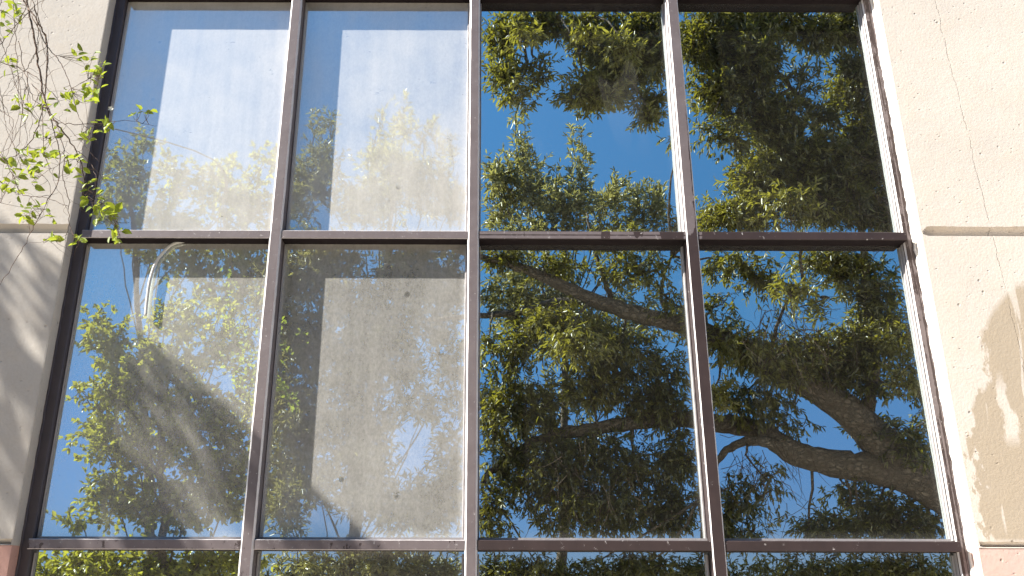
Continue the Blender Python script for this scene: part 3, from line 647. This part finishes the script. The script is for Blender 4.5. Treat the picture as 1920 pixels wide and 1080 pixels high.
grove('broadleaf_tree', 'small round leaved green tree mirrored beyond the left edge of the upper row',
      [(240, 330, 55, 70, 2.6, .35, .1), (215, 390, 50, 50, 3.0, .3, .1), (270, 270, 35, 40, 1.6, .5, .1), (330, 330, 50, 70, 2.0, .6, .1), (430, 350, 90, 80, 2.2, .7, .1), (480, 400, 70, 50, 2.4, .6, .1), (310, 410, 90, 40, 3.0, .4, .1), (500, 300, 40, 50, 1.4, .7, .1), (400, 450, 140, 40, 2.4, .2, .1), (430, 540, 90, 60, 2.0, .3, .1), (330, 500, 60, 40, 2.0, .3, .1), (280, 480, 50, 30, 1.8, .3, .1), (470, 500, 70, 50, 2.4, .2, .1), (380, 500, 60, 40, 1.2, .2, .1)],
      11.0, 0.085, 0.045, M_LEAF_ROUND, 330, broad=True, div=60)
grove('shrubby_tree', 'bushy yellow green round leaved tree mirrored in the leftmost middle pane',
      [(300, 700, 90, 80, 2.4, .5, .2), (200, 640, 55, 60, 1.8, .6, .2), (190, 600, 40, 25, 1.2, .55, .2), (230, 730, 80, 70, 2.4, .65, .2), (330, 600, 60, 70, 1.6, .6, .2), (420, 640, 60, 90, 1.6, .55, .2), (250, 830, 100, 70, 2.6, .6, .2), (180, 800, 40, 50, 1.6, .6, .2), (380, 800, 90, 100, 3.0, .35, .2), (220, 930, 90, 60, 2.0, .5, .3), (340, 940, 110, 60, 2.8, .35, .3), (440, 900, 60, 90, 2.6, .4, .3), (140, 970, 40, 30, 1.0, .4, .3),
       (200, 1060, 140, 40, 2.4, .5, .3), (400, 1060, 120, 40, 3.0, .65, .3), (120, 1080, 100, 40, 2.6, .5, .3), (300, 1090, 120, 40, 2.6, .5, .3), (150, 730, 30, 40, .6, .6, .2), (480, 760, 40, 140, 1.4, .4, .2)],
      7.6, 0.062, 0.036, M_LEAF_ROUND, 330, broad=True, div=50, tl=0.28, trk=.07)

# ================================================================== PALM to the left, out of frame: its fronds shade the wall
palm = tag(empty('palm_tree'), 'palm whose long fronds throw streaky shade on the left wall', 'tree')
SV = np.array([-2.78, -1.0, 2.41])
def sunward(x, z, s): return np.array([x, W, z]) + SV * s
crown = sunward(-3.3, 3.75, 1.25); pb = np.array([crown[0] - .3, crown[1] - .1, 0.0])
m = MB(); sp = smooth_path([pb, (pb + crown) / 2 + [0.12, 0, 0], crown], 8, .01); m.tube(sp, list(np.linspace(.2, .13, len(sp))), 12); m.build('trunk', M_BARK, palm, True)
M_FROND = simple('palm_frond', rgb(0.10, 0.14, 0.04), 0.6, 0.3)
def frond(end, sag=0.18, n=16, ll=0.85, hang=(.5, -.18, -1.0)):
    fm = MB(); e = np.array(end, float); mid = (crown + e) / 2 + [0, 0, sag]
    pts = smooth_path([crown, mid, e], n); fm.tube(pts, list(np.linspace(.018, .004, len(pts))), 5)
    for i in range(3, len(pts) - 1):
        t = pts[min(i + 1, len(pts) - 1)] - pts[i - 1]; t = t / np.linalg.norm(t)
        side = np.cross(t, [0, 0, 1]); side /= np.linalg.norm(side)
        L = ll * math.sin(math.pi * (0.15 + 0.75 * i / len(pts))) ** .5
        for sg in (-1, 1):
            d = np.array(hang) + side * sg * 0.22 + rng.normal(0, .07, 3); d /= np.linalg.norm(d)
            wv = np.cross(d, SV); wv /= np.linalg.norm(wv); wv *= 0.0145 * rng.uniform(.7, 1.2)
            p = pts[i] + rng.normal(0, .02, 3); q1 = p + d * L * .5 + side * sg * .03; q2 = p + d * L
            fm.add([p - wv * .5, p + wv * .5, q1 + wv, q2, q1 - wv], [(0, 1, 2, 3, 4)])
    fm.build('frond', M_FROND, palm)
# the fronds that reach across the sun in front of the left wall and the first panes
for (x, z, s) in [(-.55, 1.85, 1.15), (-1.1, 1.5, 1.25), (-1.85, 1.45, 1.15)]:
    frond(sunward(x, z, s))
for a in range(0, 360, 40):
    r = math.radians(a)
    if math.cos(r) > -0.3: continue
    frond(crown + np.array([math.cos(r) * 2.0, math.sin(r) * 2.0, -0.5]), .5, 12, .8, (0, 0, -1))

# ================================================================== HANGING BRANCH in front of the left wall
vine = tag(empty('overhanging_branch'), 'thin tangled brown branch with small bright green leaves hanging before the left wall', 'branch')
YV = 2.4
VL, VT = Leaves(), MB()
def vp(px, py, dy=0.0): return at(px, py, YV + dy)
def vstem(pts, r0, r1, dy=0.0, wob=.0016):
    P = smooth_path([vp(a, b, dy + rng.normal(0, .04)) for a, b in pts], 6, wob)
    VT.tube(P, list(np.linspace(r0, r1, len(P))), 6); return P
stems = [([(42, -80), (50, 0), (62, 60), (72, 120), (85, 190), (105, 230), (130, 262), (150, 300), (158, 350), (150, 392)], 0.00397, 0.00115),
         ([(30, -80), (45, 0), (70, 40), (88, 80), (86, 150), (80, 210), (60, 260), (30, 290), (0, 300)], 0.00320, 0.00077),
         ([(60, 30), (88, 86), (115, 120), (134, 165), (146, 215), (170, 250)], 0.00192, 0.00064),
         ([(85, 190), (100, 240), (112, 290), (108, 340), (82, 390), (60, 430), (35, 480), (0, 535)], 0.00179, 0.00077),
         ([(20, -60), (28, 60), (32, 120), (40, 190), (50, 250), (52, 290)], 0.00141, 0.00051),
         ([(-10, 95), (20, 60), (60, 15), (100, -10)], 0.00166, 0.00064),
         ([(0, 115), (40, 130), (80, 155), (110, 190)], 0.00141, 0.00064),
         ([(95, 225), (130, 232), (180, 232), (235, 226), (295, 236)], 0.00141, 0.00051),
         ([(105, 230), (120, 280), (118, 330), (128, 370), (130, 420), (142, 448), (158, 452)], 0.00128, 0.00077),
         ([(130, 420), (120, 450), (95, 452), (85, 450)], 0.00090, 0.00038),
         ([(0, 290), (20, 320), (40, 362), (80, 370), (125, 385)], 0.00141, 0.00064),
         ([(0, 205), (25, 230), (10, 270), (5, 300)], 0.00096, 0.00045), ([(32, 120), (36, 200), (20, 260)], 0.00102, 0.00038),
         ([(130, 262), (112, 250), (80, 275), (40, 280)], 0.00090, 0.00038), ([(150, 300), (128, 300), (90, 320), (60, 345)], 0.00090, 0.00038),
         ([(160, 350), (180, 370), (205, 395), (225, 440)], 0.00102, 0.00038), ([(134, 165), (165, 150), (190, 140)], 0.00090, 0.00038),
         ([(0, 380), (15, 350), (35, 300), (52, 262)], 0.00090, 0.00038), ([(75, 125), (100, 105), (118, 108)], 0.00077, 0.00032),
         ([(-20, 170), (10, 140), (45, 150), (60, 200), (90, 240)], 0.00102, 0.00051), ([(140, 280), (165, 300), (180, 335), (175, 380)], 0.00096, 0.00038),
         ([(88, 86), (60, 110), (30, 160), (-5, 190)], 0.00090, 0.00038), ([(70, 320), (95, 350), (88, 392), (100, 410)], 0.00077, 0.00032)]
SPs = []
for q in stems: SPs.append(vstem(*q))
tb = np.array([-4.3, 2.1, 0.0]); bz = np.array([-4.1, 2.25, 3.3])
m = MB(); P_ = smooth_path([tb, tb + [.05, 0, 1.6], bz, np.array([-3.6, 2.35, 4.1]), np.array([-3.0, 2.38, 4.45]), np.array([-2.62, 2.4, 4.5])], 8, .006)
m.tube(P_, list(np.interp(np.arange(len(P_)), [0, 16, 40], [.075, .05, .006])), 10); m.build('bough', M_BARK, vine, True)
for px_ in (42, 30, 20): VT.tube(smooth_path([vp(px_, -78), vp(px_ - 14, -130), np.array([-1.75, 2.4, 4.22]), np.array([-2.64, 2.4, 4.5])], 5), [.0038] * 16, 5)
AV = np.concatenate([np.array(s) for s in SPs])
for _ in range(16):
    x0 = rng.uniform(-20, 70); y0 = rng.uniform(-60, 180); q = [(x0, y0)]; dx = rng.uniform(-14, 26)
    for k in range(5): dx += rng.normal(0, 12); q.append((q[-1][0] + dx * .9, q[-1][1] + rng.uniform(22, 62)))
    q = [p_ for p_ in q if p_[0] < 190]
    if len(q) > 2: SPs.append(vstem(q, .0013, .0004, rng.normal(0, .1)))
AV = np.concatenate([np.array(s) for s in SPs])
# fine side twigs
for _ in range(130):
    p = AV[rng.integers(len(AV))]; d = rng.normal(0, 1, 3) + [0, -.1, -.2]; pts = [p]
    for k in range(5): d = d + rng.normal(0, .45, 3); pts.append(pts[-1] + unit(d) * rng.uniform(.008, .018))
    VT.tube(smooth_path(pts, 2), list(np.linspace(.0007, .0003, 11)), 4, cap=False)
def vleaves(px, py, rx, ry, n, tint, size=0.033, dy=0.0):
    for _ in range(int(n * 2.0)):
        p = vp(px + rng.uniform(-1, 1) * rx, py + rng.uniform(-1, 1) * ry, dy + rng.normal(0, .05))
        d = rng.normal(0, 1, 3) * [1, .6, .8]; L = size * rng.uniform(.6, 1.15)
        nn = rng.normal(0, .6, 3) + [-.5, -.8, .6]
        VL.put(p[None], d[None], nn[None], np.array([L]), np.array([L * rng.uniform(.45, .65)]), np.array([np.clip(tint + rng.normal(0, .2), 0, 1)]))
        a = AV[np.argmin(np.linalg.norm(AV - p, axis=1))]
        if np.linalg.norm(a - p) < .25: VT.tube(smooth_path([a, (a + p) / 2 + rng.normal(0, .006, 3), p], 3), list(np.linspace(.0008, .0004, 7)), 4, cap=False)
for args in [(12, 20, 18, 20, 5, .3), (35, 28, 12, 8, 3, .45), (8, 58, 12, 14, 4, .8), (10, 125, 14, 14, 4, .3), (160, 110, 18, 16, 5, .4), (180, 130, 14, 16, 7, .7), (170, 165, 20, 16, 8, .85), (130, 175, 18, 12, 5, .85), (165, 190, 14, 8, 3, .9),
             (110, 200, 40, 15, 5, .5), (35, 190, 12, 10, 3, .8), (60, 215, 30, 20, 5, .5), (195, 235, 18, 12, 5, .5), (160, 255, 14, 14, 5, .9), (100, 250, 30, 14, 5, .4), (90, 290, 16, 10, 6, .9), (55, 290, 20, 14, 6, .6), (40, 330, 30, 18, 7, .6), (140, 310, 16, 22, 9, .75),
             (75, 315, 25, 14, 6, .9), (20, 355, 20, 12, 6, .8), (60, 400, 18, 16, 8, .85), (90, 405, 10, 10, 2, .6), (165, 375, 20, 12, 6, .8), (195, 395, 24, 18, 12, .8), (215, 415, 16, 20, 6, .7), (95, 450, 14, 4, 3, .7), (145, 452, 8, 8, 3, .9), (270, 212, 22, 6, 4, .35), (215, 445, 12, 10, 3, .7), (175, 345, 20, 14, 4, .5), (12, 300, 12, 20, 4, .5)]:
    vleaves(*args)
VL.build('foliage', M_LEAF_VINE, vine, broad=True)
VT.build('stem', bark_mat('vine_stem_bark', rgb(0.13, 0.085, 0.065), rgb(0.27, 0.20, 0.16)), vine, True)
# the small white blossom
fm = MB(); c = vp(208, 204); 
for k in range(5):
    a = 2 * math.pi * k / 5; d = np.array([math.cos(a), -.25, math.sin(a)]); s2 = np.array([-math.sin(a), 0, math.cos(a)])
    fm.add([c, c + d * .005 + s2 * .004, c + d * .010, c + d * .005 - s2 * .004], [(0, 1, 2, 3)])
fm.build('flower', simple('white_petal', rgb(0.85, 0.84, 0.8), .6, .05), vine)
